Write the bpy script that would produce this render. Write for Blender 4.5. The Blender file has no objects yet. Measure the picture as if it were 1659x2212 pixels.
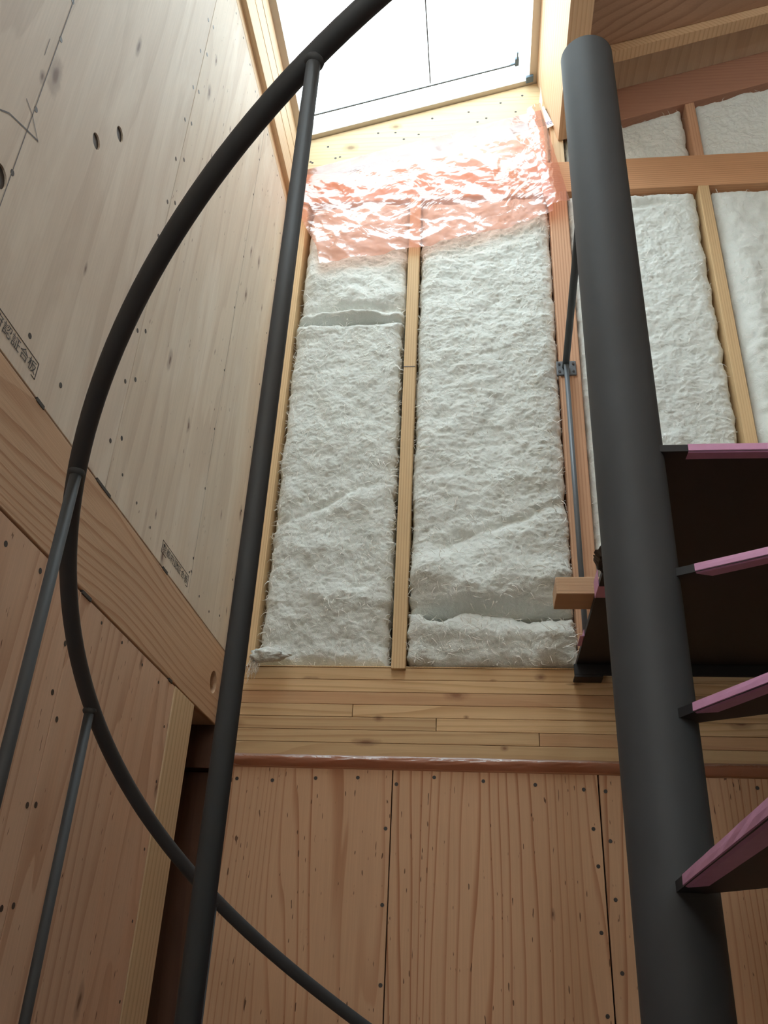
import bpy, bmesh, math, random
from mathutils import Vector, Matrix, noise
from math import sin, cos, radians, pi, sqrt

rnd = random.Random(7)
sc = bpy.context.scene
C = sc.collection

# ------------------------------------------------------------------ camera
cam_d = bpy.data.cameras.new('camera')
cam = bpy.data.objects.new('camera', cam_d)
C.objects.link(cam)
cam_d.sensor_fit = 'HORIZONTAL'
cam_d.sensor_width = 36.0
cam_d.lens = 1890.15 / 1659.0 * 36.0
cam_d.clip_start = 0.02
_roll, _pitch, _yaw = radians(2.88658995), radians(-28.64919876), radians(6.97156697)
_base = Matrix(((1, 0, 0), (0, 0, -1), (0, 1, 0)))
_Rz = Matrix(((cos(_yaw), sin(_yaw), 0), (-sin(_yaw), cos(_yaw), 0), (0, 0, 1)))
_Rx = Matrix(((1, 0, 0), (0, cos(_pitch), -sin(_pitch)), (0, sin(_pitch), cos(_pitch))))
_Rr = Matrix(((cos(_roll), -sin(_roll), 0), (sin(_roll), cos(_roll), 0), (0, 0, 1)))
_R = _Rr @ _Rx @ _base @ _Rz
_M = Matrix((_R[0], -_R[1], -_R[2])).transposed().to_4x4()
cam.matrix_world = _M
sc.camera = cam

# ------------------------------------------------------------------ sky, openings, exposure
world = bpy.data.worlds.new('overcast_sky')
sc.world = world
world.use_nodes = True
wn = world.node_tree.nodes
bg = wn['Background']
bg.inputs['Color'].default_value = (0.90, 0.96, 1.0, 1)
bg.inputs['Strength'].default_value = 11.0
sc.view_settings.view_transform = 'Standard'
sc.view_settings.look = 'None'
sc.view_settings.gamma = 1.0
sc.view_settings.exposure = 1.05
sc.view_settings.use_curve_mapping = False
sc.cycles.use_denoising = True
sc.cycles.max_bounces = 10
sc.cycles.diffuse_bounces = 6
sc.cycles.transparent_max_bounces = 16

SL = 0.302                                   # roof pitch, rising to the right
def ceil_z(x): return 2.588 + SL * x         # underside of the roof boards
SKX0, SKX1, SKY0, SKY1 = -0.585, 0.200, 0.15, 1.985   # skylight opening, its unseen near part added for light

WNY0, WNY1, WNZ0, WNZ1 = -2.45, -0.72, 0.76, 2.22      # unseen window added for fill light, left wall behind the viewer

def portal(name, corners):
    a, b, d = (Vector(c) for c in corners)
    ld = bpy.data.lights.new(name, 'AREA')
    ld.shape = 'RECTANGLE'
    u, v = b - a, d - a
    ld.size, ld.size_y = u.length, v.length
    ld.cycles.is_portal = True
    o = bpy.data.objects.new(name, ld)
    C.objects.link(o)
    u.normalize(); v.normalize()
    n = u.cross(v)
    m = Matrix((u, v, n)).transposed().to_4x4()
    m.translation = a + (Vector(b) - a) / 2 + (Vector(d) - a) / 2
    o.matrix_world = m
    return o
# portals emit nothing: they only tell the renderer where the sky looks in
portal('skylight_portal', ((SKX0, SKY0, 2.86 + SL * SKX0), (SKX1, SKY0, 2.86 + SL * SKX1), (SKX0, SKY1, 2.86 + SL * SKX0)))

portal('fill_window_portal', ((-0.70, WNY0, WNZ0), (-0.70, WNY0, WNZ1), (-0.70, WNY1, WNZ0)))
WFX0, WFX1, WFZ0, WFZ1 = 0.05, 0.60, 0.62, 1.30      # unseen window added for fill light, wall behind the viewer
portal('front_fill_portal', ((WFX0, -2.62, WFZ0), (WFX0, -2.62, WFZ1), (WFX1, -2.62, WFZ0)))

# ------------------------------------------------------------------ material helpers
def new_mat(name):
    m = bpy.data.materials.new(name)
    m.use_nodes = True
    nt = m.node_tree
    return m, nt, nt.nodes['Principled BSDF']

def N(nt, typ, **kw):
    n = nt.nodes.new(typ)
    for k, v in kw.items():
        if k in n.inputs.keys():
            n.inputs[k].default_value = v
        else:
            setattr(n, k, v)
    return n

def L(nt, a, b): nt.links.new(a, b)

def math_n(nt, op, a, b=None, c=None, clamp=False):
    n = nt.nodes.new('ShaderNodeMath')
    n.operation = op
    n.use_clamp = clamp
    for i, v in enumerate((a, b, c)):
        if v is None: continue
        if isinstance(v, (int, float)): n.inputs[i].default_value = v
        else: nt.links.new(v, n.inputs[i])
    return n.outputs[0]

def vec_n(nt, op, a, b):
    n = nt.nodes.new('ShaderNodeVectorMath')
    n.operation = op
    for i, v in enumerate((a, b)):
        if isinstance(v, (tuple, list)): n.inputs[i].default_value = v
        else: nt.links.new(v, n.inputs[i])
    return n.outputs[0]

def mixc(nt, fac, a, b, mode='MIX'):
    n = nt.nodes.new('ShaderNodeMix')
    n.data_type = 'RGBA'
    n.blend_type = mode
    if isinstance(fac, (int, float)): n.inputs[0].default_value = fac
    else: nt.links.new(fac, n.inputs[0])
    for i, v in ((6, a), (7, b)):
        if isinstance(v, (tuple, list)): n.inputs[i].default_value = (*v[:3], 1)
        else: nt.links.new(v, n.inputs[i])
    return n.outputs[2]

def smooth(nt, x, lo, hi):
    n = nt.nodes.new('ShaderNodeMapRange')
    n.interpolation_type = 'SMOOTHSTEP'
    nt.links.new(x, n.inputs[0])
    n.inputs[1].default_value = lo
    n.inputs[2].default_value = hi
    return n.outputs[0]

def noise_n(nt, vec, scale, detail=2.0, rough=0.5, dist=0.0):
    n = nt.nodes.new('ShaderNodeTexNoise')
    n.inputs['Scale'].default_value = scale
    n.inputs['Detail'].default_value = detail
    n.inputs['Roughness'].default_value = rough
    n.inputs['Distortion'].default_value = dist
    nt.links.new(vec, n.inputs['Vector'])
    return n.outputs[0]

def wood(name, base, line, axis='Z', freq=35, wander=2.2, wscale=2.2, contrast=0.6, sharp=0.55,
         stretch=0.10, knots=0.0, knot_scale=7.0, knot_col=(0.16, 0.08, 0.045), knot_size=0.13,
         flecks=0.0, patch=0.25, rough=0.62, vary=0.12, bump=0.15, clouds=None, spots=(), plane=(1, 2)):
    """flat-sawn timber: wandering annual-ring lines along the axis, knots, dark flecks, per-board tint"""
    m, nt, bs = new_mat(name)
    tc = N(nt, 'ShaderNodeTexCoord')
    oi = N(nt, 'ShaderNodeObjectInfo')
    off = vec_n(nt, 'SCALE', (7.3, 11.1, 5.7), (0, 0, 0))
    offn = off.node
    L(nt, oi.outputs['Random'], offn.inputs['Scale'])
    co = vec_n(nt, 'ADD', tc.outputs['Object'], off)
    ax = 'XYZ'.index(axis)
    st = [1.0, 1.0, 1.0]; st[ax] = stretch
    cs = vec_n(nt, 'MULTIPLY', co, tuple(st))
    sep = N(nt, 'ShaderNodeSeparateXYZ'); L(nt, co, sep.inputs[0])
    o1, o2 = [sep.outputs[i] for i in range(3) if i != ax]
    across = math_n(nt, 'ADD', o1, o2)
    n1 = noise_n(nt, cs, wscale, 2.0, 0.55)
    n2 = noise_n(nt, cs, wscale * 5, 2.0, 0.5)
    ph = math_n(nt, 'MULTIPLY_ADD', across, float(freq), math_n(nt, 'MULTIPLY', n1, wander * 6.0))
    ph = math_n(nt, 'ADD', ph, math_n(nt, 'MULTIPLY', n2, wander * 0.6))
    fr = math_n(nt, 'FRACT', ph)
    up = smooth(nt, fr, 1.0 - sharp, 0.97)
    dn = smooth(nt, fr, 0.97, 1.0)
    ring = math_n(nt, 'SUBTRACT', up, dn)
    gate = smooth(nt, noise_n(nt, cs, wscale * 2.3, 1.0), 0.30, 0.62)
    ring = math_n(nt, 'MULTIPLY', ring, math_n(nt, 'MULTIPLY_ADD', gate, 0.75, 0.25))
    fs = [260.0, 260.0, 260.0]; fs[ax] = 7.0
    fine = noise_n(nt, vec_n(nt, 'MULTIPLY', co, tuple(fs)), 1.0, 2.0, 0.6)
    col = mixc(nt, math_n(nt, 'MULTIPLY', ring, contrast), base, line)
    pn = noise_n(nt, cs, 3.1, 3.0, 0.6)
    val = math_n(nt, 'MULTIPLY_ADD', pn, patch, 1.0 - patch / 2)
    val = math_n(nt, 'MULTIPLY', val, math_n(nt, 'MULTIPLY_ADD', fine, 0.22, 0.89))
    val = math_n(nt, 'MULTIPLY', val, math_n(nt, 'MULTIPLY_ADD', oi.outputs['Random'], vary, 1.0 - vary / 2))
    if clouds:
        cl = smooth(nt, noise_n(nt, vec_n(nt, 'MULTIPLY', co, tuple(1.0 if i != ax else 0.3 for i in range(3))), 6.0, 4.0, 0.6, 1.2), 0.45, 0.7)
        col = mixc(nt, math_n(nt, 'MULTIPLY', cl, 0.6), col, clouds)
    col = mixc(nt, 1.0, col, val, 'MULTIPLY')
    if knots > 0:
        vo = N(nt, 'ShaderNodeTexVoronoi'); vo.voronoi_dimensions = '2D'; vo.inputs['Scale'].default_value = knot_scale
        cmb = N(nt, 'ShaderNodeCombineXYZ')
        wob = math_n(nt, 'MULTIPLY_ADD', noise_n(nt, co, 40, 1.0), 0.012, across)
        L(nt, wob, cmb.inputs[0]); L(nt, math_n(nt, 'MULTIPLY', sep.outputs[ax], 0.42), cmb.inputs[1])
        L(nt, cmb.outputs[0], vo.inputs['Vector'])
        sc_ = N(nt, 'ShaderNodeSeparateColor'); L(nt, vo.outputs['Color'], sc_.inputs[0])
        on = math_n(nt, 'LESS_THAN', sc_.outputs[0], knots)
        size = math_n(nt, 'MULTIPLY_ADD', sc_.outputs[1], knot_size, knot_size * 0.35)
        rel = math_n(nt, 'DIVIDE', vo.outputs['Distance'], size)
        k1 = math_n(nt, 'SUBTRACT', 1.0, smooth(nt, rel, 0.55, 1.15))
        k2 = math_n(nt, 'SUBTRACT', 1.0, smooth(nt, rel, 0.15, 0.5))
        k = math_n(nt, 'MULTIPLY', on, math_n(nt, 'MULTIPLY_ADD', k2, 0.55, math_n(nt, 'MULTIPLY', k1, 0.4)))
        col = mixc(nt, k, col, knot_col)
    if flecks > 0:
        q = [190.0, 190.0, 190.0]; q[ax] = 36.0
        fl = smooth(nt, noise_n(nt, vec_n(nt, 'MULTIPLY', co, tuple(q)), 1.0, 1.0), 0.78 - flecks * 0.045, 0.82 - flecks * 0.045)
        col = mixc(nt, math_n(nt, 'MULTIPLY', fl, 0.85), col, (0.09, 0.04, 0.022))
    if spots:
        so = N(nt, 'ShaderNodeSeparateXYZ'); L(nt, tc.outputs['Object'], so.inputs[0])
        jit = math_n(nt, 'MULTIPLY_ADD', noise_n(nt, tc.outputs['Object'], 60, 2.0), 0.7, 0.65)
        for (pa, pb, ra, rb) in spots:
            da = math_n(nt, 'MULTIPLY', math_n(nt, 'SUBTRACT', so.outputs[plane[0]], pa), 1.0 / ra)
            db = math_n(nt, 'MULTIPLY', math_n(nt, 'SUBTRACT', so.outputs[plane[1]], pb), 1.0 / rb)
            rel = math_n(nt, 'MULTIPLY', math_n(nt, 'SQRT', math_n(nt, 'ADD', math_n(nt, 'MULTIPLY', da, da), math_n(nt, 'MULTIPLY', db, db))), jit)
            k1 = math_n(nt, 'SUBTRACT', 1.0, smooth(nt, rel, 0.7, 1.5))
            k2 = math_n(nt, 'SUBTRACT', 1.0, smooth(nt, rel, 0.2, 0.75))
            col = mixc(nt, math_n(nt, 'MULTIPLY_ADD', k2, 0.45, math_n(nt, 'MULTIPLY', k1, 0.4)), col, knot_col)
    L(nt, col, bs.inputs['Base Color'])
    bs.inputs['Roughness'].default_value = rough
    bs.inputs['Specular IOR Level'].default_value = 0.25
    bp = N(nt, 'ShaderNodeBump'); bp.inputs['Strength'].default_value = bump; bp.inputs['Distance'].default_value = 0.002
    L(nt, math_n(nt, 'SUBTRACT', fine, math_n(nt, 'MULTIPLY', ring, 0.5)), bp.inputs['Height'])
    L(nt, bp.outputs[0], bs.inputs['Normal'])
    return m

def plain(name, col, rough=0.5, metal=0.0, nscale=0.0, namp=0.1, spec=0.5, bump=0.0):
    m, nt, bs = new_mat(name)
    bs.inputs['Roughness'].default_value = rough
    bs.inputs['Metallic'].default_value = metal
    bs.inputs['Specular IOR Level'].default_value = spec
    if nscale > 0:
        tc = N(nt, 'ShaderNodeTexCoord')
        nn = noise_n(nt, tc.outputs['Object'], nscale, 4.0, 0.6)
        v = math_n(nt, 'MULTIPLY_ADD', nn, 2 * namp, 1 - namp)
        L(nt, mixc(nt, 1.0, col, v, 'MULTIPLY'), bs.inputs['Base Color'])
        if bump:
            bp = N(nt, 'ShaderNodeBump'); bp.inputs['Strength'].default_value = bump; bp.inputs['Distance'].default_value = 0.001
            L(nt, nn, bp.inputs['Height']); L(nt, bp.outputs[0], bs.inputs['Normal'])
    else:
        bs.inputs['Base Color'].default_value = (*col, 1)
    return m

M = {}
_pl = dict(axis='Z', freq=11, wander=2.6, wscale=2.0, contrast=0.50, knot_col=(0.17, 0.10, 0.08), patch=0.26, clouds=(0.77, 0.70, 0.61), rough=0.6, bump=0.08)
M['ply_left'] = wood('plywood_pale', (0.67, 0.58, 0.49), (0.53, 0.43, 0.35), knots=0.05, knot_scale=9.0, knot_size=0.16, flecks=0.0,
                     spots=[(0.775 - 0.8, 1.172 + 2.05, 0.014, 0.032), (0.750 - 0.8, 1.135 + 2.05, 0.006, 0.012), (0.957 - 0.8, 1.52 + 2.05, 0.007, 0.026), (0.985 - 0.8, 0.99 + 2.05, 0.004, 0.012)], **_pl)
M['ply_left_knotty'] = wood('plywood_pale_knotty', (0.68, 0.585, 0.48), (0.54, 0.43, 0.345), knots=0.22, knot_scale=13.0, knot_size=0.13, flecks=0.5, **_pl)
M['ply_leftlow'] = wood('plywood_warm', (0.62, 0.43, 0.31), (0.44, 0.25, 0.16), 'Z', freq=12, wander=3.2, wscale=2.2, contrast=0.65,
                        knots=0.14, knot_scale=11.0, knot_size=0.16, knot_col=(0.20, 0.11, 0.07), flecks=0.8, patch=0.4, clouds=(0.60, 0.38, 0.26), bump=0.1)
M['ply_back'] = wood('plywood_larch', (0.61, 0.37, 0.225), (0.36, 0.14, 0.06), 'Z', freq=42, wander=3.0, wscale=2.6, contrast=0.85, sharp=0.30,
                     stretch=0.09, knots=0.07, knot_scale=13.0, knot_size=0.10, knot_col=(0.16, 0.08, 0.05), flecks=1.35, patch=0.35, bump=0.12)
M['beam_fir'] = wood('douglas_fir_beam', (0.61, 0.41, 0.27), (0.42, 0.23, 0.13), 'Y', freq=44, wander=5.0, wscale=2.4, contrast=0.85, sharp=0.5, stretch=0.12, patch=0.2)
M['post_fir'] = wood('fir_post', (0.64, 0.38, 0.24), (0.44, 0.20, 0.11), 'Z', freq=120, wander=0.8, contrast=0.7, stretch=0.05, patch=0.25, knots=0.15, knot_scale=8, knot_size=0.12)
M['stud'] = wood('pale_stud_timber', (0.68, 0.48, 0.27), (0.50, 0.30, 0.15), 'Z', freq=150, wander=0.5, contrast=0.6, stretch=0.04, patch=0.2)
M['plate'] = wood('fir_plate', (0.56, 0.31, 0.17), (0.34, 0.15, 0.075), 'X', freq=110, wander=1.0, contrast=0.75, stretch=0.05, patch=0.25)
M['lamina'] = wood('pine_lamina', (0.68, 0.46, 0.25), (0.47, 0.26, 0.12), 'X', freq=55, wander=2.6, wscale=3.5, contrast=0.65, stretch=0.10, vary=0.34, patch=0.3, knots=0.08, knot_scale=9, knot_size=0.13, knot_col=(0.2, 0.09, 0.045), plane=(0, 2),
                    spots=[(0.143 - 0.3, 0.657 - 0.466, 0.012, 0.008), (-0.233 - 0.3, 0.5535 - 0.466, 0.012, 0.007), (-0.26 - 0.3, 0.498 - 0.466, 0.030, 0.008), (0.056 - 0.3, 0.490 - 0.466, 0.008, 0.006), (-0.03 - 0.3, 0.560 - 0.466, 0.006, 0.004), (0.22 - 0.3, 0.641 - 0.466, 0.018, 0.003)])
M['lamina_red'] = wood('pine_lamina_heartwood', (0.58, 0.35, 0.19), (0.40, 0.19, 0.09), 'X', freq=45, wander=2.8, wscale=3.5, contrast=0.6, stretch=0.10, vary=0.15, patch=0.3, knots=0.05, knot_scale=8, knot_size=0.2, knot_col=(0.24, 0.10, 0.05), plane=(0, 2), spots=[(-0.054 - 0.3, 0.612 - 0.466, 0.026, 0.012)])
M['pine_x'] = wood('pale_pine_header', (0.74, 0.58, 0.36), (0.60, 0.43, 0.24), 'X', freq=40, wander=2.5, wscale=3.0, contrast=0.5, stretch=0.12, knots=0.0, knot_col=(0.26, 0.17, 0.10), vary=0.05, plane=(0, 2),
                   spots=[(-0.42 - 0.6, 2.588 - 0.42 * 0.302 + 0.055 - 2.6, 0.024, 0.018), (-0.27 - 0.6, 2.588 - 0.27 * 0.302 + 0.105 - 2.6, 0.020, 0.014)])
M['pine_y'] = wood('pale_pine_rail', (0.74, 0.57, 0.38), (0.58, 0.40, 0.24), 'Y', freq=45, wander=1.6, contrast=0.5, stretch=0.06, patch=0.2, vary=0.1)
M['pine_z'] = wood('pale_pine_post', (0.66, 0.50, 0.32), (0.48, 0.33, 0.18), 'Z', freq=60, wander=1.6, contrast=0.7, stretch=0.06, patch=0.2, knots=0.12, knot_scale=9, knot_size=0.16)
M['rafter'] = wood('fir_rafter', (0.66, 0.46, 0.29), (0.48, 0.27, 0.14), 'Y', freq=55, wander=1.4, contrast=0.6, stretch=0.05, patch=0.2)
M['roof_dark'] = wood('roof_board_brown', (0.46, 0.29, 0.20), (0.28, 0.15, 0.10), 'X', freq=30, wander=1.6, contrast=0.7, stretch=0.06, patch=0.3)
M['roof_ply'] = wood('roof_plywood_pale', (0.62, 0.49, 0.36), (0.50, 0.36, 0.25), 'Y', freq=20, wander=2.6, contrast=0.6, patch=0.2)
M['roof_beam'] = wood('roof_beam_red', (0.42, 0.22, 0.15), (0.28, 0.12, 0.08), 'X', freq=60, wander=1.2, contrast=0.6, stretch=0.05, patch=0.25)
M['block'] = wood('planed_offcut', (0.62, 0.42, 0.27), (0.48, 0.29, 0.18), 'X', freq=160, wander=0.8, contrast=0.6, stretch=0.05, patch=0.1)
M['recess'] = wood('recess_panel', (0.14, 0.062, 0.036), (0.08, 0.032, 0.02), 'Z', freq=30, wander=1.5, contrast=0.6)  # reddish wood, darkened to put the recess shade into its colour
M['sheathing'] = plain('sheathing_board', (0.045, 0.036, 0.028), 0.85, nscale=9, namp=0.25)  # near black, so gaps and cavities carry their shade in the colour
M['shell'] = plain('plaster_lining', (0.42, 0.33, 0.24), 0.85, nscale=4, namp=0.1)
M['floor'] = wood('subfloor_board', (0.30, 0.23, 0.17), (0.22, 0.15, 0.10), 'X', freq=18, wander=2.0, contrast=0.6)
M['steel'] = plain('grey_primer_steel', (0.054, 0.058, 0.064), 0.62, nscale=14, namp=0.10, spec=0.35)
M['steel_dark'] = plain('dark_primer_plate', (0.016, 0.016, 0.019), 0.60, nscale=8, namp=0.12)
M['bracket'] = plain('bracket_steel', (0.13, 0.145, 0.165), 0.4, nscale=30, namp=0.1)
M['tape'] = plain('pink_masking_tape', (0.60, 0.30, 0.49), 0.55, nscale=60, namp=0.12, bump=0.3)
M['nail'] = plain('dark_nail_steel', (0.035, 0.025, 0.022), 0.5)
M['ink'] = plain('stamp_ink', (0.05, 0.045, 0.045), 0.7)
M['ink_blue'] = plain('blue_print', (0.12, 0.13, 0.42), 0.6)
M['pencil'] = plain('pencil_line', (0.14, 0.13, 0.14), 0.7)
M['paper'] = plain('white_printed_tape', (0.80, 0.79, 0.76), 0.5, nscale=20, namp=0.06)
M['alu'] = plain('sash_frame_beige', (0.60, 0.55, 0.46), 0.4, nscale=10, namp=0.05)
M['seal'] = plain('dark_seal', (0.06, 0.07, 0.075), 0.5)
M['clip'] = plain('blue_grey_clip', (0.10, 0.16, 0.22), 0.4)

def wool_mat():
    m, nt, bs = new_mat('glass_wool')
    tc = N(nt, 'ShaderNodeTexCoord')
    co = tc.outputs['Object']
    a = noise_n(nt, co, 38, 6.0, 0.68, 1.6)
    b = noise_n(nt, co, 150, 5.0, 0.7, 3.0)
    c = noise_n(nt, co, 5.0, 3.0, 0.6)
    col = mixc(nt, smooth(nt, c, 0.35, 0.7), (0.92, 0.95, 0.94), (0.96, 0.965, 0.95))
    col = mixc(nt, math_n(nt, 'MULTIPLY', smooth(nt, a, 0.42, 0.62), 0.5), (0.86, 0.91, 0.88), col)  # crevices tinted darker and greener, shade put into the wool colour
    L(nt, col, bs.inputs['Base Color'])
    bs.inputs['Roughness'].default_value = 0.9
    bs.inputs['Specular IOR Level'].default_value = 0.1
    bs.inputs['Sheen Weight'].default_value = 0.25
    bp = N(nt, 'ShaderNodeBump'); bp.inputs['Strength'].default_value = 0.75; bp.inputs['Distance'].default_value = 0.007
    L(nt, math_n(nt, 'ADD', math_n(nt, 'MULTIPLY', a, 1.0), math_n(nt, 'MULTIPLY', b, 0.45)), bp.inputs['Height'])
    L(nt, bp.outputs[0], bs.inputs['Normal'])
    return m
M['wool'] = wool_mat()
M['fibre'] = plain('wool_fibre', (0.90, 0.90, 0.86), 0.8, spec=0.2)

def film_mat(name, tint, body, cover, rough, crinkle, gloss):
    m, nt, bs = new_mat(name)
    nt.nodes.remove(bs)
    out = nt.nodes['Material Output']
    tc = N(nt, 'ShaderNodeTexCoord')
    v1 = noise_n(nt, tc.outputs['Object'], crinkle, 3.0, 0.55, 2.2)
    v2 = noise_n(nt, tc.outputs['Object'], crinkle * 3.4, 2.0, 0.5, 1.5)
    ridge = math_n(nt, 'ABSOLUTE', math_n(nt, 'SUBTRACT', v1, 0.5))
    bp = N(nt, 'ShaderNodeBump'); bp.inputs['Strength'].default_value = 0.36; bp.inputs['Distance'].default_value = 0.012
    L(nt, math_n(nt, 'ADD', ridge, math_n(nt, 'MULTIPLY', v2, 0.15)), bp.inputs['Height'])
    tr = N(nt, 'ShaderNodeBsdfTransparent'); tr.inputs[0].default_value = (*tint, 1)
    df = N(nt, 'ShaderNodeBsdfDiffuse'); df.inputs[0].default_value = (*body, 1); L(nt, bp.outputs[0], df.inputs['Normal'])
    tl = N(nt, 'ShaderNodeBsdfTranslucent'); tl.inputs[0].default_value = (*body, 1)
    gl = N(nt, 'ShaderNodeBsdfGlossy'); gl.inputs['Roughness'].default_value = rough; L(nt, bp.outputs[0], gl.inputs['Normal'])
    fz = N(nt, 'ShaderNodeFresnel'); fz.inputs['IOR'].default_value = 1.30; L(nt, bp.outputs[0], fz.inputs['Normal'])
    m1 = N(nt, 'ShaderNodeMixShader'); m1.inputs[0].default_value = 0.35; L(nt, df.outputs[0], m1.inputs[1]); L(nt, tl.outputs[0], m1.inputs[2])
    m2 = N(nt, 'ShaderNodeMixShader'); m2.inputs[0].default_value = cover; L(nt, tr.outputs[0], m2.inputs[1]); L(nt, m1.outputs[0], m2.inputs[2])
    m3 = N(nt, 'ShaderNodeMixShader'); L(nt, math_n(nt, 'MULTIPLY', fz.outputs[0], gloss), m3.inputs[0]); L(nt, m2.outputs[0], m3.inputs[1]); L(nt, gl.outputs[0], m3.inputs[2])
    L(nt, m3.outputs[0], out.inputs['Surface'])
    return m
M['film'] = film_mat('pink_vapour_film', (1.0, 0.74, 0.66), (0.93, 0.54, 0.43), 0.34, 0.15, 6, 0.16)
M['film_strip'] = film_mat('copper_film_strip', (0.85, 0.45, 0.33), (0.50, 0.24, 0.15), 0.88, 0.38, 10, 0.35)

def glass_mat(name, tint):
    m, nt, bs = new_mat(name)
    nt.nodes.remove(bs)
    out = nt.nodes['Material Output']
    tr = N(nt, 'ShaderNodeBsdfTransparent'); tr.inputs[0].default_value = (*tint, 1)
    gl = N(nt, 'ShaderNodeBsdfGlossy'); gl.inputs['Roughness'].default_value = 0.03
    mx = N(nt, 'ShaderNodeMixShader'); mx.inputs[0].default_value = 0.04
    L(nt, tr.outputs[0], mx.inputs[1]); L(nt, gl.outputs[0], mx.inputs[2]); L(nt, mx.outputs[0], out.inputs['Surface'])
    return m
M['glass'] = glass_mat('fill_window_glass', (0.95, 0.98, 0.97))
M['wired_glass'] = glass_mat('wired_skylight_glass', (0.52, 0.55, 0.555))

# ------------------------------------------------------------------ object helpers
def root_loc(p):
    while p is not None and p.parent is not None: p = p.parent
    return p.location.copy() if p is not None else Vector((0, 0, 0))

def empty(name, loc, label=None, cat=None, group=None, kind=None):
    o = bpy.data.objects.new(name, None)
    o.empty_display_size = 0.05
    C.objects.link(o); o.location = loc
    tag(o, label, cat, group, kind)
    return o

def tag(o, label=None, cat=None, group=None, kind=None):
    if label: o['label'] = label
    if cat: o['category'] = cat
    if group: o['group'] = group
    if kind: o['kind'] = kind
    return o

def obj(name, bm, mat, parent=None, shade=False):
    """one mesh object; the bmesh is given in world coordinates"""
    me = bpy.data.meshes.new(name)
    bmesh.ops.recalc_face_normals(bm, faces=bm.faces)
    bm.to_mesh(me); bm.free()
    rl = root_loc(parent)
    if parent is not None: me.transform(Matrix.Translation(-rl))
    me.materials.append(M[mat])
    if shade:
        for p in me.polygons: p.use_smooth = True
    o = bpy.data.objects.new(name, me)
    C.objects.link(o)
    if parent is not None: o.parent = parent
    else:
        # put the origin at the base of the mesh
        xs = [v.co for v in me.vertices]
        c = Vector((sum(v.x for v in xs) / len(xs), sum(v.y for v in xs) / len(xs), min(v.z for v in xs)))
        me.transform(Matrix.Translation(-c)); o.location = c
    return o

def place(name, me, pos, parent, rot=None):
    """instance of shared mesh data at a world position under a parent"""
    o = bpy.data.objects.new(name, me)
    C.objects.link(o)
    o.parent = parent
    o.location = Vector(pos) - root_loc(parent)
    if rot: o.rotation_euler = rot
    return o

def box(bm, x0, x1, y0, y1, z0, z1, bevel=0.0, skew=0.0):
    """skew: z rises by skew*x (roof pitch)"""
    vs = []
    for x, y, z in ((x0, y0, z0), (x1, y0, z0), (x1, y1, z0), (x0, y1, z0), (x0, y0, z1), (x1, y0, z1), (x1, y1, z1), (x0, y1, z1)):
        vs.append(bm.verts.new((x, y, z + skew * x)))
    fs = [bm.faces.new([vs[i] for i in q]) for q in ((0, 3, 2, 1), (4, 5, 6, 7), (0, 1, 5, 4), (1, 2, 6, 5), (2, 3, 7, 6), (3, 0, 4, 7))]
    if bevel > 0:
        es = list({e for f in fs for e in f.edges})
        bmesh.ops.bevel(bm, geom=es, offset=bevel, segments=2, affect='EDGES', profile=0.5)
    return bm

def boxo(name, mat, parent, x0, x1, y0, y1, z0, z1, bevel=0.0015, skew=0.0):
    return obj(name, box(bmesh.new(), x0, x1, y0, y1, z0, z1, bevel, skew), mat, parent)

def prism(bm, poly, axis, a, b):
    """extrude a 2-D polygon along an axis: axis 'y' -> poly is (x,z); 'z' -> (x,y); 'x' -> (y,z)"""
    def P(p, t):
        return {'y': (p[0], t, p[1]), 'z': (p[0], p[1], t), 'x': (t, p[0], p[1])}[axis]
    A = [bm.verts.new(P(p, a)) for p in poly]
    B = [bm.verts.new(P(p, b)) for p in poly]
    bm.faces.new(A); bm.faces.new(B[::-1])
    n = len(poly)
    for i in range(n):
        bm.faces.new((A[i], A[(i + 1) % n], B[(i + 1) % n], B[i]))
    return bm

def tube(bm, pts, r, seg=16, cap=True):
    pts = [Vector(p) for p in pts]
    rings = []
    prev = None
    for i, p in enumerate(pts):
        d = (pts[min(i + 1, len(pts) - 1)] - pts[max(i - 1, 0)]).normalized()
        if prev is None:
            u = d.cross(Vector((0, 0, 1)))
            if u.length < 1e-3: u = Vector((1, 0, 0))
        else:
            u = prev - d * prev.dot(d)
        u.normalize(); prev = u
        w = d.cross(u)
        rr = r[i] if isinstance(r, (list, tuple)) else r
        rings.append([bm.verts.new(p + (u * cos(2 * pi * k / seg) + w * sin(2 * pi * k / seg)) * rr) for k in range(seg)])
    for a, b in zip(rings, rings[1:]):
        for k in range(seg):
            bm.faces.new((a[k], a[(k + 1) % seg], b[(k + 1) % seg], b[k]))
    if cap:
        bm.faces.new(rings[0][::-1]); bm.faces.new(rings[-1])
    return bm

def cut(o, cutter_bm):
    """boolean-subtract a cutter given in world coordinates, baked into the mesh"""
    me = bpy.data.meshes.new('cutter')
    bmesh.ops.recalc_face_normals(cutter_bm, faces=cutter_bm.faces)
    cutter_bm.to_mesh(me); cutter_bm.free()
    co = bpy.data.objects.new('cutter', me); C.objects.link(co)
    md = o.modifiers.new('cut', 'BOOLEAN'); md.operation = 'DIFFERENCE'; md.object = co; md.solver = 'EXACT'
    bpy.context.view_layer.update()
    dg = bpy.context.evaluated_depsgraph_get()
    nm = bpy.data.meshes.new_from_object(o.evaluated_get(dg))
    o.modifiers.clear()
    old = o.data; nm.name = old.name; o.data = nm
    if not nm.materials: nm.materials.append(old.materials[0])
    bpy.data.objects.remove(co)

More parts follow.
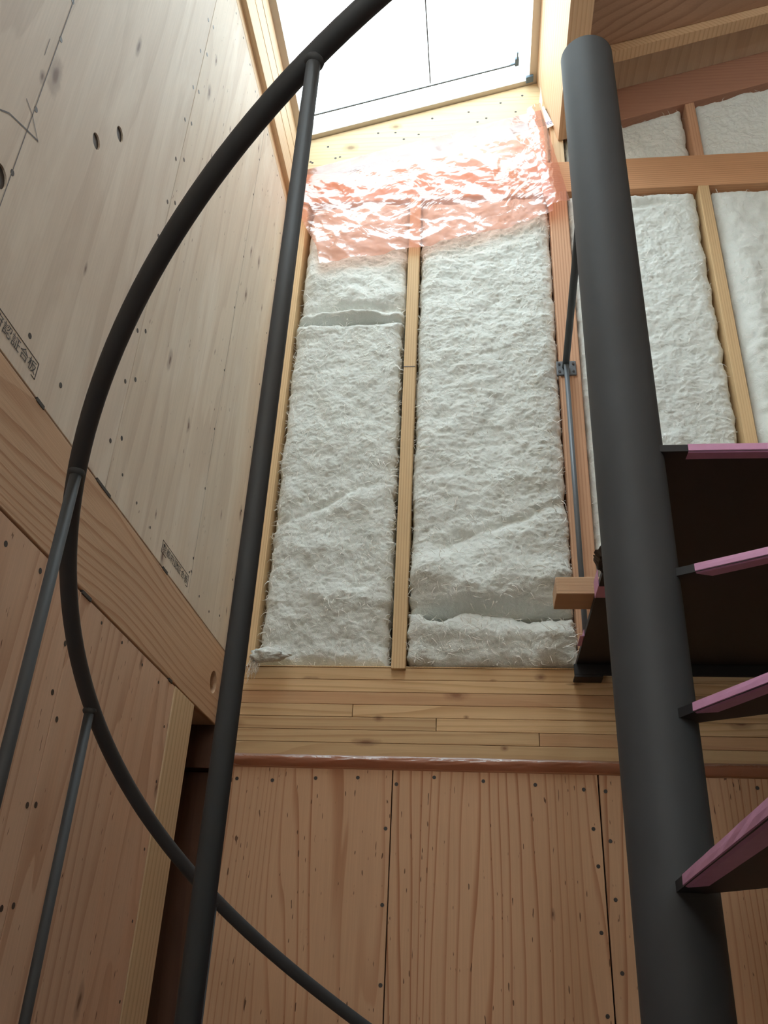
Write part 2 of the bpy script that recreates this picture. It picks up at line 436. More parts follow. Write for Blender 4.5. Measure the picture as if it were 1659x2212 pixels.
def nail_mesh(axis, r):
    bm = bmesh.new()
    n = 10
    d = {'y': Vector((0, -1, 0)), 'x': Vector((1, 0, 0)), 'z': Vector((0, 0, -1))}[axis]
    tube(bm, [d * -0.004, d * 0.0004], r, n)
    me = bpy.data.meshes.new('nail'); bmesh.ops.recalc_face_normals(bm, faces=bm.faces); bm.to_mesh(me); bm.free()
    me.materials.append(M['nail'])
    return me
NAIL_Y, NAIL_X = nail_mesh('y', 0.0042), nail_mesh('x', 0.0045)
NAIL_XS = nail_mesh('x', 0.0030)

# ================================================================== the room shell
FZ = -2.05
floor = boxo('floor', 'floor', None, -1.15, 3.2, -2.6, 2.2, FZ - 0.03, FZ, 0)
tag(floor, 'bare subfloor boards of the room below', None, None, 'structure')

# ------------------------------------------------------------------ back wall
wb = empty('wall_back', (0.3, 2.0, FZ), 'lower back wall of reddish plywood sheets below the laminated beam', None, None, 'structure')
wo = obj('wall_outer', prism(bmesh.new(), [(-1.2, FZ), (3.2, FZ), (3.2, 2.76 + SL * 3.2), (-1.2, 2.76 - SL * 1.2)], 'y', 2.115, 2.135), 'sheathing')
tag(wo, 'outer sheathing behind the insulation, coloured dark as gap shade', None, None, 'structure')
J1, J2 = -0.195, 0.258
def back_panel(x0, x1):
    return boxo('plywood_panel', 'ply_back', wb, x0, x1, 2.0, 2.012, FZ, 0.436, 0.0008)
pan = [back_panel(-0.575, J1 - 0.0012), back_panel(J1 + 0.0012, J2 - 0.0016), back_panel(J2 + 0.0016, 0.712), back_panel(0.715, 1.62), back_panel(1.623, 3.2)]
def nails_back(p, xs, zs):
    for x in xs:
        for z in zs:
            place('nail', NAIL_Y, (x + rnd.uniform(-.004, .004), 2.0, z + rnd.uniform(-.012, .012)), p)
nails_back(pan[0], (-0.55, -0.47, -0.37, -0.27), (0.418,))
nails_back(pan[0], (-0.566,), (0.33, 0.17, 0.02, -0.13))
nails_back(pan[0], (J1 - 0.012,), (0.30, 0.16, 0.02, -0.12))
nails_back(pan[1], (J1 + 0.012, -0.10, 0.01, 0.12, 0.225), (0.415,))
nails_back(pan[1], (J2 - 0.014,), (0.33, 0.25, 0.12, -0.02, -0.14))
nails_back(pan[2], (J2 + 0.016,), (0.40, 0.29, 0.19, 0.06, -0.10))
nails_back(pan[2], (0.35, 0.47, 0.59), (0.415,))
nails_back(pan[2], (0.60,), (0.25, 0.1))
boxo('bottom_plate', 'plate', wb, -0.575, 3.2, 2.004, 2.1, 0.437, 0.465, 0)

# framing above the beam
tf2 = empty('wall_framing', (0.3, 2.0, 0.676), 'timber studs, post and top plate framing the insulated wall', None, None, 'structure')
def framing(name, mat, x0, x1, z0, z1, yf=1.988):
    return boxo(name, mat, tf2, x0, x1, yf, 2.11, z0, z1, 0.0015)
framing('stud', 'stud', -0.612, -0.545, 0.676, 2.253, 1.995)
cs_ = framing('stud', 'stud', -0.2075, -0.1735, 0.670, 2.253, 1.987)
framing('post', 'post_fir', 0.232, 0.288, 0.676, 2.253, 1.986)
framing('stud', 'stud', 0.695, 0.727, 0.676, 2.253, 1.99)
framing('stud', 'stud', 1.150, 1.182, 0.676, 2.253, 1.99)
framing('top_plate', 'plate', -0.615, 1.9, 2.253, 2.392, 1.990)
framing('cripple_post', 'pine_z', 0.252, 0.292, 2.392, 2.62, 1.992)
framing('cripple_stud', 'post_fir', 0.700, 0.731, 2.392, 2.70, 1.992)
framing('cripple_stud', 'post_fir', 1.150, 1.182, 2.392, 2.85, 1.992)
boxo('pencil_mark', 'pencil', tf2, -0.207, -0.174, 1.9862, 1.9868, 1.5665, 1.5690, 0)
# dark joint strip above the plywood
# gable beam under the roof
gb = bmesh.new(); box(gb, 0.30, 2.6, 1.988, 2.11, 2.432, 2.590, 0.002, SL)
obj('gable_beam', gb, 'roof_beam', tf2)

# ------------------------------------------------------------------ left wall
XL = -0.62
wl = empty('wall_left', (XL, 0.8, FZ), 'pale plywood wall with pencil lines and a timber band', None, None, 'structure')
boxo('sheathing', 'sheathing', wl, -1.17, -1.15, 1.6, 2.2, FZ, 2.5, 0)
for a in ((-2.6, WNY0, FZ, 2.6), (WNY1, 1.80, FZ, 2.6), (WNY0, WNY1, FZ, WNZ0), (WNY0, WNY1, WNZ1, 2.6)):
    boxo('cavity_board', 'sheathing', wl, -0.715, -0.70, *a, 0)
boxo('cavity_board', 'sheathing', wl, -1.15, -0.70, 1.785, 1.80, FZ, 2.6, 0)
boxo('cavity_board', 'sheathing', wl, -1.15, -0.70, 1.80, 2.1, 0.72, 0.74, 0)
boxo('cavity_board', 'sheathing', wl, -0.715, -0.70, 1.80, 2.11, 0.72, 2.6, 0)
def left_panel(mat, y0, y1, z0, z1):
    return boxo('plywood_panel', mat, wl, XL - 0.012, XL, y0, y1, z0, z1, 0.0008)
PJ = 1.2125
up = [left_panel('ply_left_knotty', PJ + 0.0012, 2.02, 0.7145, 2.264), left_panel('ply_left', 0.302, PJ - 0.0012, 0.7145, 2.264),
      left_panel('ply_left', -0.61, 0.299, 0.7145, 2.264), left_panel('ply_left', -2.6, WNY0, 0.7145, 2.264), left_panel('ply_left', WNY1, -0.613, 0.7145, 2.264),
      left_panel('ply_left', WNY0 + .001, WNY1 - .001, 0.7145, WNZ0), left_panel('ply_left', WNY0 + .001, WNY1 - .001, WNZ1, 2.264)]
lo = [left_panel('ply_leftlow', 1.2095, 1.690, FZ, 0.5275), left_panel('ply_leftlow', 0.300, 1.2070, FZ, 0.5275),
      left_panel('ply_leftlow', -0.61, 0.297, FZ, 0.5275), left_panel('ply_leftlow', -2.6, -0.613, FZ, 0.5275)]
boxo('post', 'pine_z', wl, XL - 0.105, XL + 0.001, 1.6935, 1.829, FZ, 0.529, 0.002)
# two bored holes and one half-seen hole in the plywood
for (y, z, r) in ((0.916, 1.206, 0.0135), (0.975, 1.299, 0.0135), (0.739, 0.915, 0.017)):
    cut(up[1], tube(bmesh.new(), [(XL - 0.05, y, z), (XL + 0.05, y, z)], r, 28))
    obj('hole_shade_disc', tube(bmesh.new(), [(XL - 0.010, y, z), (XL - 0.0030, y, z)], r * 0.98, 24), 'nail', up[1])  # dark disc stands in for the shade inside the hole
def nails_left(p, pts, me=NAIL_X):
    for y, z in pts:
        place('nail', me, (XL, y + rnd.uniform(-.004, .004), z + rnd.uniform(-.012, .012)), p)
zs = [0.80 + 0.118 * i for i in range(12)]
nails_left(up[0], [(PJ + 0.017, z + 0.03) for z in zs])
nails_left(up[1], [(PJ - 0.017, z) for z in zs])
nails_left(up[1], [(0.757, z) for z in (0.86, 0.955, 1.07, 1.23, 1.33, 1.45)])
nails_left(up[0], [(1.680, z) for z in (0.79, 0.82, 1.0, 1.16, 1.33, 1.52, 1.72, 1.95, 2.1)], NAIL_XS)
nails_left(up[0], [(1.26 + 0.082 * i, 0.762) for i in range(9)], NAIL_XS)
nails_left(up[0], [(1.26 + 0.075 * i, 2.235) for i in range(10)], NAIL_XS)
nails_left(up[1], [(0.80 + 0.10 * i, 0.775) for i in range(4)])
nails_left(up[0], [(1.975, z) for z in (0.9, 1.1, 1.3, 1.5, 1.7, 1.9, 2.1)], NAIL_XS)
nails_left(lo[0], [(1.2095 + 0.013, z) for z in (0.44, 0.33, 0.20, 0.07)])
nails_left(lo[1], [(1.2070 - 0.013, z) for z in (0.44, 0.35, 0.21, 0.08)])
nails_left(lo[0], [(1.30, .505), (1.40, .505), (1.50, .505), (1.60, .505)], NAIL_XS)
nails_left(lo[0], [(1.672, z) for z in (0.45, 0.33, 0.2, 0.08, -0.03)], NAIL_XS)
nails_left(lo[1], [(0.98, .50), (1.08, .50)])
# pencil lines and the crossing pencil mark on the plywood
def pencil(pts, w, p):
    bm = bmesh.new()
    for a, b in zip(pts, pts[1:]):
        a, b = Vector(a), Vector(b)
        d = (b - a).normalized(); n = Vector((-d.y, d.x)) * w / 2
        q = [a - n, b - n, b + n, a + n]
        bm.faces.new([bm.verts.new((XL + 0.0005, t.x, t.y)) for t in q])
    return obj('pencil_line', bm, 'pencil', p)
pencil([(0.757, 0.72), (0.758, 2.25)], 0.0016, up[1])
pencil([(1.680, 0.73), (1.681, 2.25)], 0.0009, up[0])
pencil([(0.690, 0.985), (0.715, 1.008), (0.750, 1.025), (0.785, 1.041)], 0.0022, up[1])
pencil([(0.735, 1.066), (0.757, 1.060), (0.786, 1.039)], 0.0014, up[1])
pencil([(0.739, 1.168), (0.738, 1.205)], 0.0012, up[1])
# edge slivers stuck in the joints by the beam
for (y, z, s) in ((1.205, 0.7125, 0.03), (1.53, 0.7128, 0.014), (1.23, 0.529, 0.018), (1.66, 0.529, 0.010), (0.965, 0.7122, 0.012)):
    boxo('joint_sliver', 'nail', wl, XL - 0.006, XL + 0.002, y - s, y + s, z - 0.0035, z + 0.0035, 0.0008)

# stamped lettering on the plywood
def text_mesh(body, size):
    cu = bpy.data.curves.new('lettering', 'FONT')
    cu.body = body; cu.size = size
    o = bpy.data.objects.new('lettering', cu); C.objects.link(o)
    bpy.context.view_layer.update()
    dg = bpy.context.evaluated_depsgraph_get()
    me = bpy.data.meshes.new_from_object(o.evaluated_get(dg))
    bpy.data.objects.remove(o)
    return me

def stamp(y0, y1, z0, z1, parent):
    me = text_mesh('京都府認証合板', 0.02)
    xs = [v.co.x for v in me.vertices]; ys = [v.co.y for v in me.vertices]
    ax, bx, ay, by = min(xs), max(xs), min(ys), max(ys)
    m = 0.004
    for v in me.vertices:
        u = (v.co.x - ax) / (bx - ax); w = (v.co.y - ay) / (by - ay)
        v.co = Vector((XL + 0.0006, y0 + m + u * (y1 - y0 - 2 * m), z0 + m + w * (z1 - z0 - 2 * m)))
    me.transform(Matrix.Translation(-root_loc(parent)))
    me.materials.clear(); me.materials.append(M['ink'])
    o = bpy.data.objects.new('stamp_lettering', me); C.objects.link(o); o.parent = parent
    bm = bmesh.new(); t = 0.0009
    for a in ((y0, y0 + t * 1.6, z0, z1), (y1 - t * 1.6, y1, z0, z1), (y0, y1, z1 - t, z1), (y0, y0 + 0.03, z0, z0 + t), (y1 - 0.012, y1, z0, z0 + t)):
        box(bm, XL, XL + 0.0005, *a)
    obj('stamp_border', bm, 'ink', parent)
    return o
stamp(1.494, 1.668, 0.738, 0.764, up[0])
stamp(0.760, 0.937, 0.733, 0.761, up[1])

# top trim of the left wall below the skylight
wt = empty('trim_1', (XL, 1.0, 2.265), 'stack of pale timber rails along the top of the left wall', None, None, 'structure')
boxo('top_plate', 'pine_y', wt, -0.74, XL, -2.6, 2.03, 2.2655, 2.306, 0.001)
boxo('rail', 'pine_y', wt, -0.70, -0.604, -2.6, 2.0, 2.306, 2.395, 0.001)
boxo('rail', 'rafter', wt, -0.70, -0.609, -2.6, 2.0, 2.395, 2.403, 0)
boxo('rail', 'pine_y', wt, -0.70, -0.6045, -2.6, 2.0, 2.403, 2.476, 0.001)
boxo('rail', 'pine_y', wt, -0.70, -0.6035, -2.6, 2.0, 2.4775, 2.556, 0.001)

# ------------------------------------------------------------------ recess behind the left post
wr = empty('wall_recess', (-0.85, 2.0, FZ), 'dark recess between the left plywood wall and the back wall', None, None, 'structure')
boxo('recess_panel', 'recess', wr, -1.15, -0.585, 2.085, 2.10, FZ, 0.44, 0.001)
boxo('recess_beam', 'recess', wr, -1.15, -0.601, 2.05, 2.10, 0.442, 0.72, 0.001)  # continuation of the pale beam, coloured dark for the recess shade
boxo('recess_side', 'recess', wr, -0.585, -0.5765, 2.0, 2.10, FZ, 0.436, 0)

# ------------------------------------------------------------------ far walls and the added fill window behind the camera
wrt = boxo('wall_right', 'shell', None, 3.2, 3.23, -2.6, 2.2, FZ, 3.72, 0)
tag(wrt, 'plain lining of the right wall outside the picture', None, None, 'structure')
wf = obj('wall_front', prism(bmesh.new(), [(-1.17, FZ), (3.23, FZ), (3.23, 2.76 + SL * 3.23), (-1.17, 2.76 - SL * 1.17)], 'y', -2.63, -2.6), 'shell')
tag(wf, 'plain lining of the wall behind the viewer', None, None, 'structure')
cut(wf, box(bmesh.new(), WFX0, WFX1, -2.7, -2.5, WFZ0, WFZ1))
w3 = empty('window_fill_end', (0.05, -2.6, WFZ0), 'unseen window added for fill light in the end wall behind the viewer', None, None, 'structure')
bm = bmesh.new()
for a in ((WFX0, WFX0 + .04, WFZ0, WFZ1), (WFX1 - .04, WFX1, WFZ0, WFZ1), (WFX0 + .04, WFX1 - .04, WFZ0, WFZ0 + .04), (WFX0 + .04, WFX1 - .04, WFZ1 - .04, WFZ1)):
    box(bm, a[0], a[1], -2.625, -2.605, a[2], a[3])
obj('fill_window_frame', bm, 'alu', w3)
obj('pane', box(bmesh.new(), WFX0 + .03, WFX1 - .03, -2.618, -2.613, WFZ0 + .03, WFZ1 - .03), 'glass', w3)
# unseen side window added for fill light in the left wall
w2 = empty('window_fill_side', (-0.68, -1.6, WNZ0), 'unseen side window added for fill light in the left wall behind the viewer', None, None, 'structure')
bm = bmesh.new()
for a in ((WNY0, WNY0 + .05, WNZ0, WNZ1), (WNY1 - .05, WNY1, WNZ0, WNZ1), (WNY0 + .05, WNY1 - .05, WNZ0, WNZ0 + .05), (WNY0 + .05, WNY1 - .05, WNZ1 - .05, WNZ1)):
    box(bm, -0.70, -0.63, a[0], a[1], a[2], a[3])
obj('fill_window_frame', bm, 'alu', w2)
obj('pane', box(bmesh.new(), -0.668, -0.663, WNY0 + .04, WNY1 - .04, WNZ0 + .04, WNZ1 - .04), 'glass', w2)
# upper storey floor right of the landing
uf = boxo('floor_upper', 'floor', None, 1.03, 3.2, -2.6, 1.998, 0.56, 0.676, 0)
tag(uf, 'edge of the upper storey floor beyond the landing', None, None, 'structure')

# ------------------------------------------------------------------ ceiling / roof
ce = empty('ceiling', (0.6, 1.0, 2.6), 'sloping timber roof deck with joists seen from below', None, None, 'structure')
def roof_piece(name, mat, x0, x1, y0, y1, za, zb, bevel=0.0):
    bm = bmesh.new(); box(bm, x0, x1, y0, y1, za, zb, bevel, SL)
    return obj(name, bm, mat, ce)
RX1 = 0.275
# roof deck around the skylight
roof_piece('roof_deck', 'sheathing', -1.2, SKX0 - 0.02, -2.65, 2.2, 2.75, 2.86)
roof_piece('roof_deck', 'sheathing', SKX1 + 0.02, 3.3, -2.65, 2.2, 2.75, 2.86)
roof_piece('roof_deck', 'sheathing', SKX0 - 0.02, SKX1 + 0.02, -2.65, SKY0, 2.75, 2.86)
roof_piece('roof_deck', 'sheathing', SKX0 - 0.02, SKX1 + 0.02, 2.035, 2.2, 2.75, 2.86)
# boards seen on the right
roof_piece('ceiling_panel', 'roof_ply', 0.25, 3.2, 1.858, 1.995, 2.590, 2.602)
yb = 1.815
k = 0
while yb > -2.5:
    roof_piece('ceiling_board', 'roof_dark', 0.25, 3.2, yb - 0.178, yb, 2.588, 2.604, 0.001)
    yb -= 0.18; k += 1
roof_piece('joist', 'rafter', 0.25, 3.2, 1.816, 1.857, 2.552, 2.64, 0.001)
yb = SKY0
roof_piece('ceiling_board', 'roof_dark', -0.7, 0.26, -2.6, SKY0 - 0.03, 2.588, 2.604)
roof_piece('reveal_board', 'pine_x', -0.6, 0.24, SKY0 - 0.03, SKY0, 2.588, 2.75)
# header board at the foot of the skylight
hd = obj('header_board', box(bmesh.new(), -0.585, 0.262, 1.992, 2.03, 2.588, 2.735, 0.0012, SL), 'pine_x', ce)
for (x, dz) in ((-0.555, .035), (-0.548, .028), (-0.50, .09), (-0.47, .022), (-0.455, .022), (-0.33, .095), (-0.24, .03), (-0.19, .035), (-0.145, .10), (-0.02, .085), (0.01, .022), (0.04, .03), (0.09, .09), (0.14, .024), (0.165, .10), (-0.27, .075)):
    place('nail', NAIL_Y, (x, 1.992, 2.588 + SL * x + dz), hd)

# rafter beam right of the skylight, square to the roof slope
RFL = empty('rafter_beam', (0.3, 1.0, 2.5), 'large pale fir rafter beam running beside the skylight on its right', 'rafter')
obj('beam_body', prism(bmesh.new(), [(0.275, 2.4935), (0.345, 2.514), (0.30, 2.84), (0.214, 2.815)], 'y', -2.6, 1.99), 'rafter', RFL)

# ------------------------------------------------------------------ skylight
w1 = empty('window_1', (-0.18, 1.4, 2.68), 'roof skylight full of white overcast sky', None, None, 'structure')
def sk_piece(name, mat, x0, x1, y0, y1, za, zb, bevel=0.001):
    bm = bmesh.new(); box(bm, x0, x1, y0, y1, za, zb, bevel, SL)
    return obj(name, bm, mat, w1)
sk_piece('sash_frame', 'alu', -0.604, -0.582, SKY0, 2.0, 2.738, 2.80)
sk_piece('sash_frame', 'alu', 0.190, 0.222, SKY0, 2.0, 2.738, 2.80)
sk_piece('sash_frame', 'alu', -0.582, 0.190, 1.975, 2.03, 2.738, 2.80)
sk_piece('sash_frame', 'alu', -0.582, 0.190, SKY0, SKY0 + 0.03, 2.738, 2.80)
pane = sk_piece('pane', 'wired_glass', -0.583, 0.191, SKY0 + 0.02, 1.98, 2.775, 2.780, 0)
bm = bmesh.new(); box(bm, -0.582, 0.150, 1.9045, 1.9085, 2.742, 2.746, 0, SL); obj('screen_cord', bm, 'seal', w1)
bm = bmesh.new(); tube(bm, [(-0.150, 1.2, 2.748 - .150 * SL), (-0.148, 1.90, 2.748 - .148 * SL)], 0.0022, 8); obj('wire', bm, 'seal', w1)
bm = bmesh.new()
box(bm, 0.138, 0.152, 1.885, 1.912, 2.738, 2.752, 0.002, SL); box(bm, 0.122, 0.140, 1.900, 1.906, 2.738, 2.746, 0.001, SL); box(bm, 0.144, 0.149, 1.862, 1.888, 2.738, 2.746, 0.001, SL)
obj('latch', bm, 'clip', w1)
bm = bmesh.new(); box(bm, 0.178, 0.204, 1.955, 1.978, 2.726, 2.740, 0.002, SL); obj('corner_clip', bm, 'clip', w1)

# ================================================================== beams
fb = empty('floor_beam', (0.3, 2.0, 0.466), 'laminated pine floor beam crossing the back wall under the insulation', 'beam')
rows = [0.676 - 0.03 * i for i in range(8)]
splits = {3: [-0.295], 4: [-0.099], 5: [0.134]}
for i in range(7):
    xs = [-0.600] + splits.get(i, []) + [3.2]
    for j, (a, b) in enumerate(zip(xs, xs[1:])):
        red = i == 2 or (i == 5 and j == 1)
        boxo('lamina', 'lamina_red' if red else 'lamina', fb, a + (0.0007 if j else 0), b - (0.0007 if j + 1 < len(xs) - 1 else 0), 2.0 - rnd.uniform(0, 0.0008), 2.11, rows[i + 1] + 0.0004, rows[i] - 0.0004, 0.0010)
boxo('edge_highlight_strip', 'stud', fb, -0.57, 3.2, 1.9985, 2.11, 0.6762, 0.6795, 0.0008)  # pale strip imitating the beam edge that catches skylight

lb = boxo('ledger_beam', 'beam_fir', None, XL - 0.10, XL + 0.001, -2.6, 2.0, 0.531, 0.711, 0.002)
tag(lb, 'reddish fir beam set flush in the left plywood wall with a bored hole near its end', 'beam')
cut(lb, tube(bmesh.new(), [(XL - 0.15, 1.938, 0.616), (XL + 0.05, 1.938, 0.616)], 0.026, 32))
obj('bore_shade_disc', tube(bmesh.new(), [(XL - 0.09, 1.938, 0.616), (XL - 0.018, 1.938, 0.616)], 0.0255, 32), 'recess', lb)  # dark filler imitates the shade deep in the bore

# ================================================================== glass wool batts
def fbm(x, y, z, o=4, l=2.1, h=0.9):
    return noise.fractal(Vector((x, y, z)), h, l, o, noise_basis='PERLIN_ORIGINAL')

def batt(label, x0, x1, z0, z1, yf, seed, bulges=(), wrinkle=0.0, puff=0.010, slope_top=0.0, res=0.0032, wisps=260, rag=0.006, wave=0.0):
    """a soft batt: a dense displaced front, rounded ragged edges, a skirt back into the bay.
    bulges: (x, z, sx, sz, depth) lumps or, with negative depth, creases"""
    nx = max(8, int((x1 - x0) / res)); nz = max(8, int((z1 - z0) / res))
    root = empty('insulation_batt', ((x0 + x1) / 2, 2.09, z0), label, 'insulation', 'glass wool batts in the back wall')
    bm = bmesh.new()
    s = seed * 13.7
    def front(x, z, ex, ez):
        e = min(ex, ez)
        t = min(1.0, e / 0.045); rnd_ = sqrt(max(0.0, 1 - (1 - t) ** 2))
        d = 0.030 * rnd_
        d += puff * fbm(x * 7 + s, z * 7, s, 3)
        d += 0.0050 * fbm(x * 26 + s, z * 30, s + 3, 3) * (0.4 + 0.6 * rnd_)
        d += 0.0026 * (1 - abs(fbm(x * 62, z * 75 + s, s + 5, 3))) * rnd_
        d += 0.0022 * (1 - 2 * abs(fbm(x * 105 + 2 * fbm(x * 20, z * 20, s, 2), z * 120, s + 11, 2))) * rnd_
        if wrinkle:
            d += wrinkle * fbm(x * 9 + s, z * 70 + 3 * fbm(x * 5, z * 8, s, 2), s + 8, 2)
        for (bx, bz, sx, sz, dep, *sl) in bulges:
            zz = bz + (sl[0] if sl else 0.0) * (x - bx) + 0.018 * fbm(x * 9, s, bz * 5, 2)
            d += dep * math.exp(-((x - bx) / sx) ** 2 - ((z - zz) / sz) ** 2)
        return yf + 0.030 - d
    grid = []
    for j in range(nz + 1):
        row = []
        v = j / nz
        for i in range(nx + 1):
            u = i / nx
            x = x0 + (x1 - x0) * u
            zt = z1 + slope_top * (x - (x0 + x1) / 2)
            zt += wave * (fbm(x * 7 + s, 2.0, s, 2) + 0.35 * cos((x - 0.02) * 14))
            z = z0 + (zt - z0) * v
            ex, ez = min(x - x0, x1 - x), min(z - z0, zt - z)
            jx = rag * fbm(z * 22 + s, u * 3, s, 4) * (1 - min(1, ex / 0.05)) * (1 if u > .5 else -1)
            jz = rag * fbm(x * 22 + s, v * 3, s + 9, 4) * (1 - min(1, ez / 0.05)) * (0.3 if v < .5 else 1)
            row.append(bm.verts.new((x + jx, front(x, z, ex, ez), z + jz)))
        grid.append(row)
    for j in range(nz):
        for i in range(nx):
            bm.faces.new((grid[j][i], grid[j][i + 1], grid[j + 1][i + 1], grid[j + 1][i]))
    ring = [grid[0][i] for i in range(nx + 1)] + [grid[j][nx] for j in range(1, nz + 1)] + [grid[nz][i] for i in range(nx - 1, -1, -1)] + [grid[j][0] for j in range(nz - 1, 0, -1)]
    back = [bm.verts.new((r.co.x, 2.10, r.co.z)) for r in ring]
    for i in range(len(ring)):
        k_ = (i + 1) % len(ring)
        bm.faces.new((ring[i], back[i], back[k_], ring[k_]))
    pts = [grid[rj][ri].co.copy() for rj, ri in ((random.Random(seed * 991 + q).randrange(1, nz), random.Random(seed * 577 + q).randrange(1, nx)) for q in range(wisps))]
    edge = [r.co.copy() for r in ring]
    obj('batt_body', bm, 'wool', root, True)
    # loose fibres lying on and curling off the surface
    rr = random.Random(seed * 31 + 5)
    fb_ = bmesh.new()
    def wisp(p, ln, a, lift, w):
        q = p.copy(); prev = None
        bend = rr.uniform(-1.6, 1.6)
        for t in range(5):
            f = t / 4
            c = Vector((cos(a + bend * f), 0, sin(a + bend * f)))
            n = Vector((-c.z, 0, c.x)) * w * (1 - 0.75 * f)
            y = -0.0015 - lift * sin(pi * min(f * 1.1, 1))
            A = fb_.verts.new(q + n + Vector((0, y, 0))); B = fb_.verts.new(q - n + Vector((0, y - 0.0004, 0)))
            if prev: fb_.faces.new((prev[0], A, B, prev[1]))
            prev = (A, B)
            q = q + c * ln / 4
            q.z = max(z0 + 0.002, min(z1 - 0.002 + abs(slope_top) * 0.2, q.z))
    for p in pts:
        wisp(p, rr.uniform(0.010, 0.034), rr.uniform(0, 2 * pi), rr.uniform(0.001, 0.005), rr.uniform(0.0004, 0.0011))
    for q in range(wisps // 3):
        wisp(rr.choice(edge), rr.uniform(0.006, 0.018), rr.uniform(0, 2 * pi), rr.uniform(0.001, 0.006), rr.uniform(0.0004, 0.0009))
    f = obj('loose_fibres', fb_, 'fibre', root)
    f['kind'] = 'stuff'
    return root

B_L, B_C0, B_C1, B_P0, B_P1 = -0.538, -0.214, -0.170, 0.229, 0.291
batt('upper left batt tucked under the pink film, ending at a horizontal crease', B_L + .005, B_C0, 1.757, 2.252, 2.000, 3,
     bulges=[(-0.37, 1.772, 0.30, 0.014, 0.022), (-0.36, 1.80, 0.25, 0.012, -0.014), (-0.50, 1.93, 0.05, 0.05, 0.012), (-0.30, 1.86, 0.10, 0.05, 0.014), (-0.44, 2.02, 0.12, 0.03, -0.008)], puff=0.014, wisps=220)
batt('tall left batt between the plywood wall and the middle stud', B_L, B_C0 - 0.005, 0.680, 1.745, 1.998, 5,
     bulges=[(-0.37, 1.735, 0.3, 0.02, 0.012), (-0.40, 1.13, 0.12, 0.010, -0.010, 0.55), (-0.36, 1.115, 0.12, 0.022, 0.008, 0.5), (-0.40, 1.0, 0.08, 0.04, 0.010), (-0.36, 0.86, 0.15, 0.03, 0.012), (-0.37, 0.74, 0.2, 0.04, -0.012)], puff=0.010, wisps=1500)
batt('tall middle batt between the middle stud and the reddish post', B_C1, B_P0, 0.814, 2.252, 1.996, 8,
     bulges=[(0.02, 0.91, 0.28, 0.055, 0.030), (-0.12, 0.93, 0.05, 0.04, 0.016), (0.06, 0.97, 0.05, 0.03, 0.012), (-0.03, 0.86, 0.07, 0.03, 0.012), (0.06, 1.055, 0.17, 0.012, -0.013, 0.42), (0.10, 1.02, 0.14, 0.035, 0.012, 0.42), (-0.13, 1.28, 0.05, 0.08, 0.014), (-0.07, 1.0, 0.09, 0.03, -0.010), (0.0, 0.82, 0.2, 0.018, -0.020)],
     wrinkle=0.0022, puff=0.009, wisps=1500)
batt('short crumpled batt sitting on the beam below the tall middle one', B_C1, B_P0, 0.680, 0.806, 1.984, 11,
     bulges=[(0.0, 0.765, 0.14, 0.03, 0.018), (0.19, 0.765, 0.05, 0.035, 0.020), (-0.10, 0.75, 0.05, 0.04, -0.010), (0.12, 0.74, 0.022, 0.05, -0.016)], puff=0.020, wisps=300, res=0.0032, wave=0.022, rag=0.009)
batt('tall batt right of the pole, between the post and the next stud', B_P1, 0.688, 0.690, 2.248, 1.998, 14,
     bulges=[(0.45, 2.215, 0.13, 0.014, 0.012), (0.45, 2.19, 0.15, 0.01, -0.012)], wrinkle=0.0012, puff=0.006, wisps=420)
batt('tall batt at the right edge, right of the second stud', 0.735, 1.143, 0.690, 2.250, 2.000, 17,
     bulges=[(0.8, 1.8, 0.03, 0.3, 0.008)], wrinkle=0.0015, puff=0.010, wisps=260, res=0.006)
batt('gable batt under the sloping roof beam, left of the short upper stud', 0.298, 0.694, 2.396, 2.588, 2.004, 21, slope_top=SL, puff=0.009, wisps=140)
batt('gable batt under the sloping roof beam, right of the short upper stud', 0.738, 1.143, 2.396, 2.722, 2.002, 23, slope_top=SL, puff=0.010, wisps=140)
batt('batt glimpsed through the pink film, above the top plate', -0.56, 0.245, 2.396, 2.500, 2.004, 27, slope_top=SL * 0.95, puff=0.008, wisps=60)

# torn white tuft lying at the foot of the left stud
tf = empty('insulation_tuft', (-0.50, 1.99, 0.68), 'torn white wool tuft hanging over the beam beside the left stud', 'insulation')
bm = bmesh.new()
bmesh.ops.create_icosphere(bm, subdivisions=4, radius=1.0)
for v in bm.verts:
    c = v.co.copy()
    d = 1 + 0.35 * fbm(c.x * 2.2, c.y * 2.2, c.z * 2.2, 4)
    v.co = Vector((-0.497 + c.x * 0.045 * d, 1.962 + c.y * 0.020 * d, 0.692 + c.z * (0.017 - 0.006 * c.x) * d))
obj('tuft_body', bm, 'wool', tf, True)
bm = bmesh.new(); rr = random.Random(4)
for q in range(46):
    p = Vector((-0.538 + rr.uniform(-0.006, 0.012), 1.972 + rr.uniform(-0.008, 0.008), 0.692 + rr.uniform(-0.010, 0.010)))
    pts = [p]
    for t in range(5):
        p = p + Vector((rr.uniform(-0.006, 0.004), rr.uniform(-0.002, 0.0025), -rr.uniform(0.001, 0.013))); pts.append(p)
    tube(bm, pts, [0.0010, 0.0009, 0.0007, 0.0006, 0.0005, 0.0003], 5)
o = obj('hanging_fibres', bm, 'fibre', tf); o['kind'] = 'stuff'

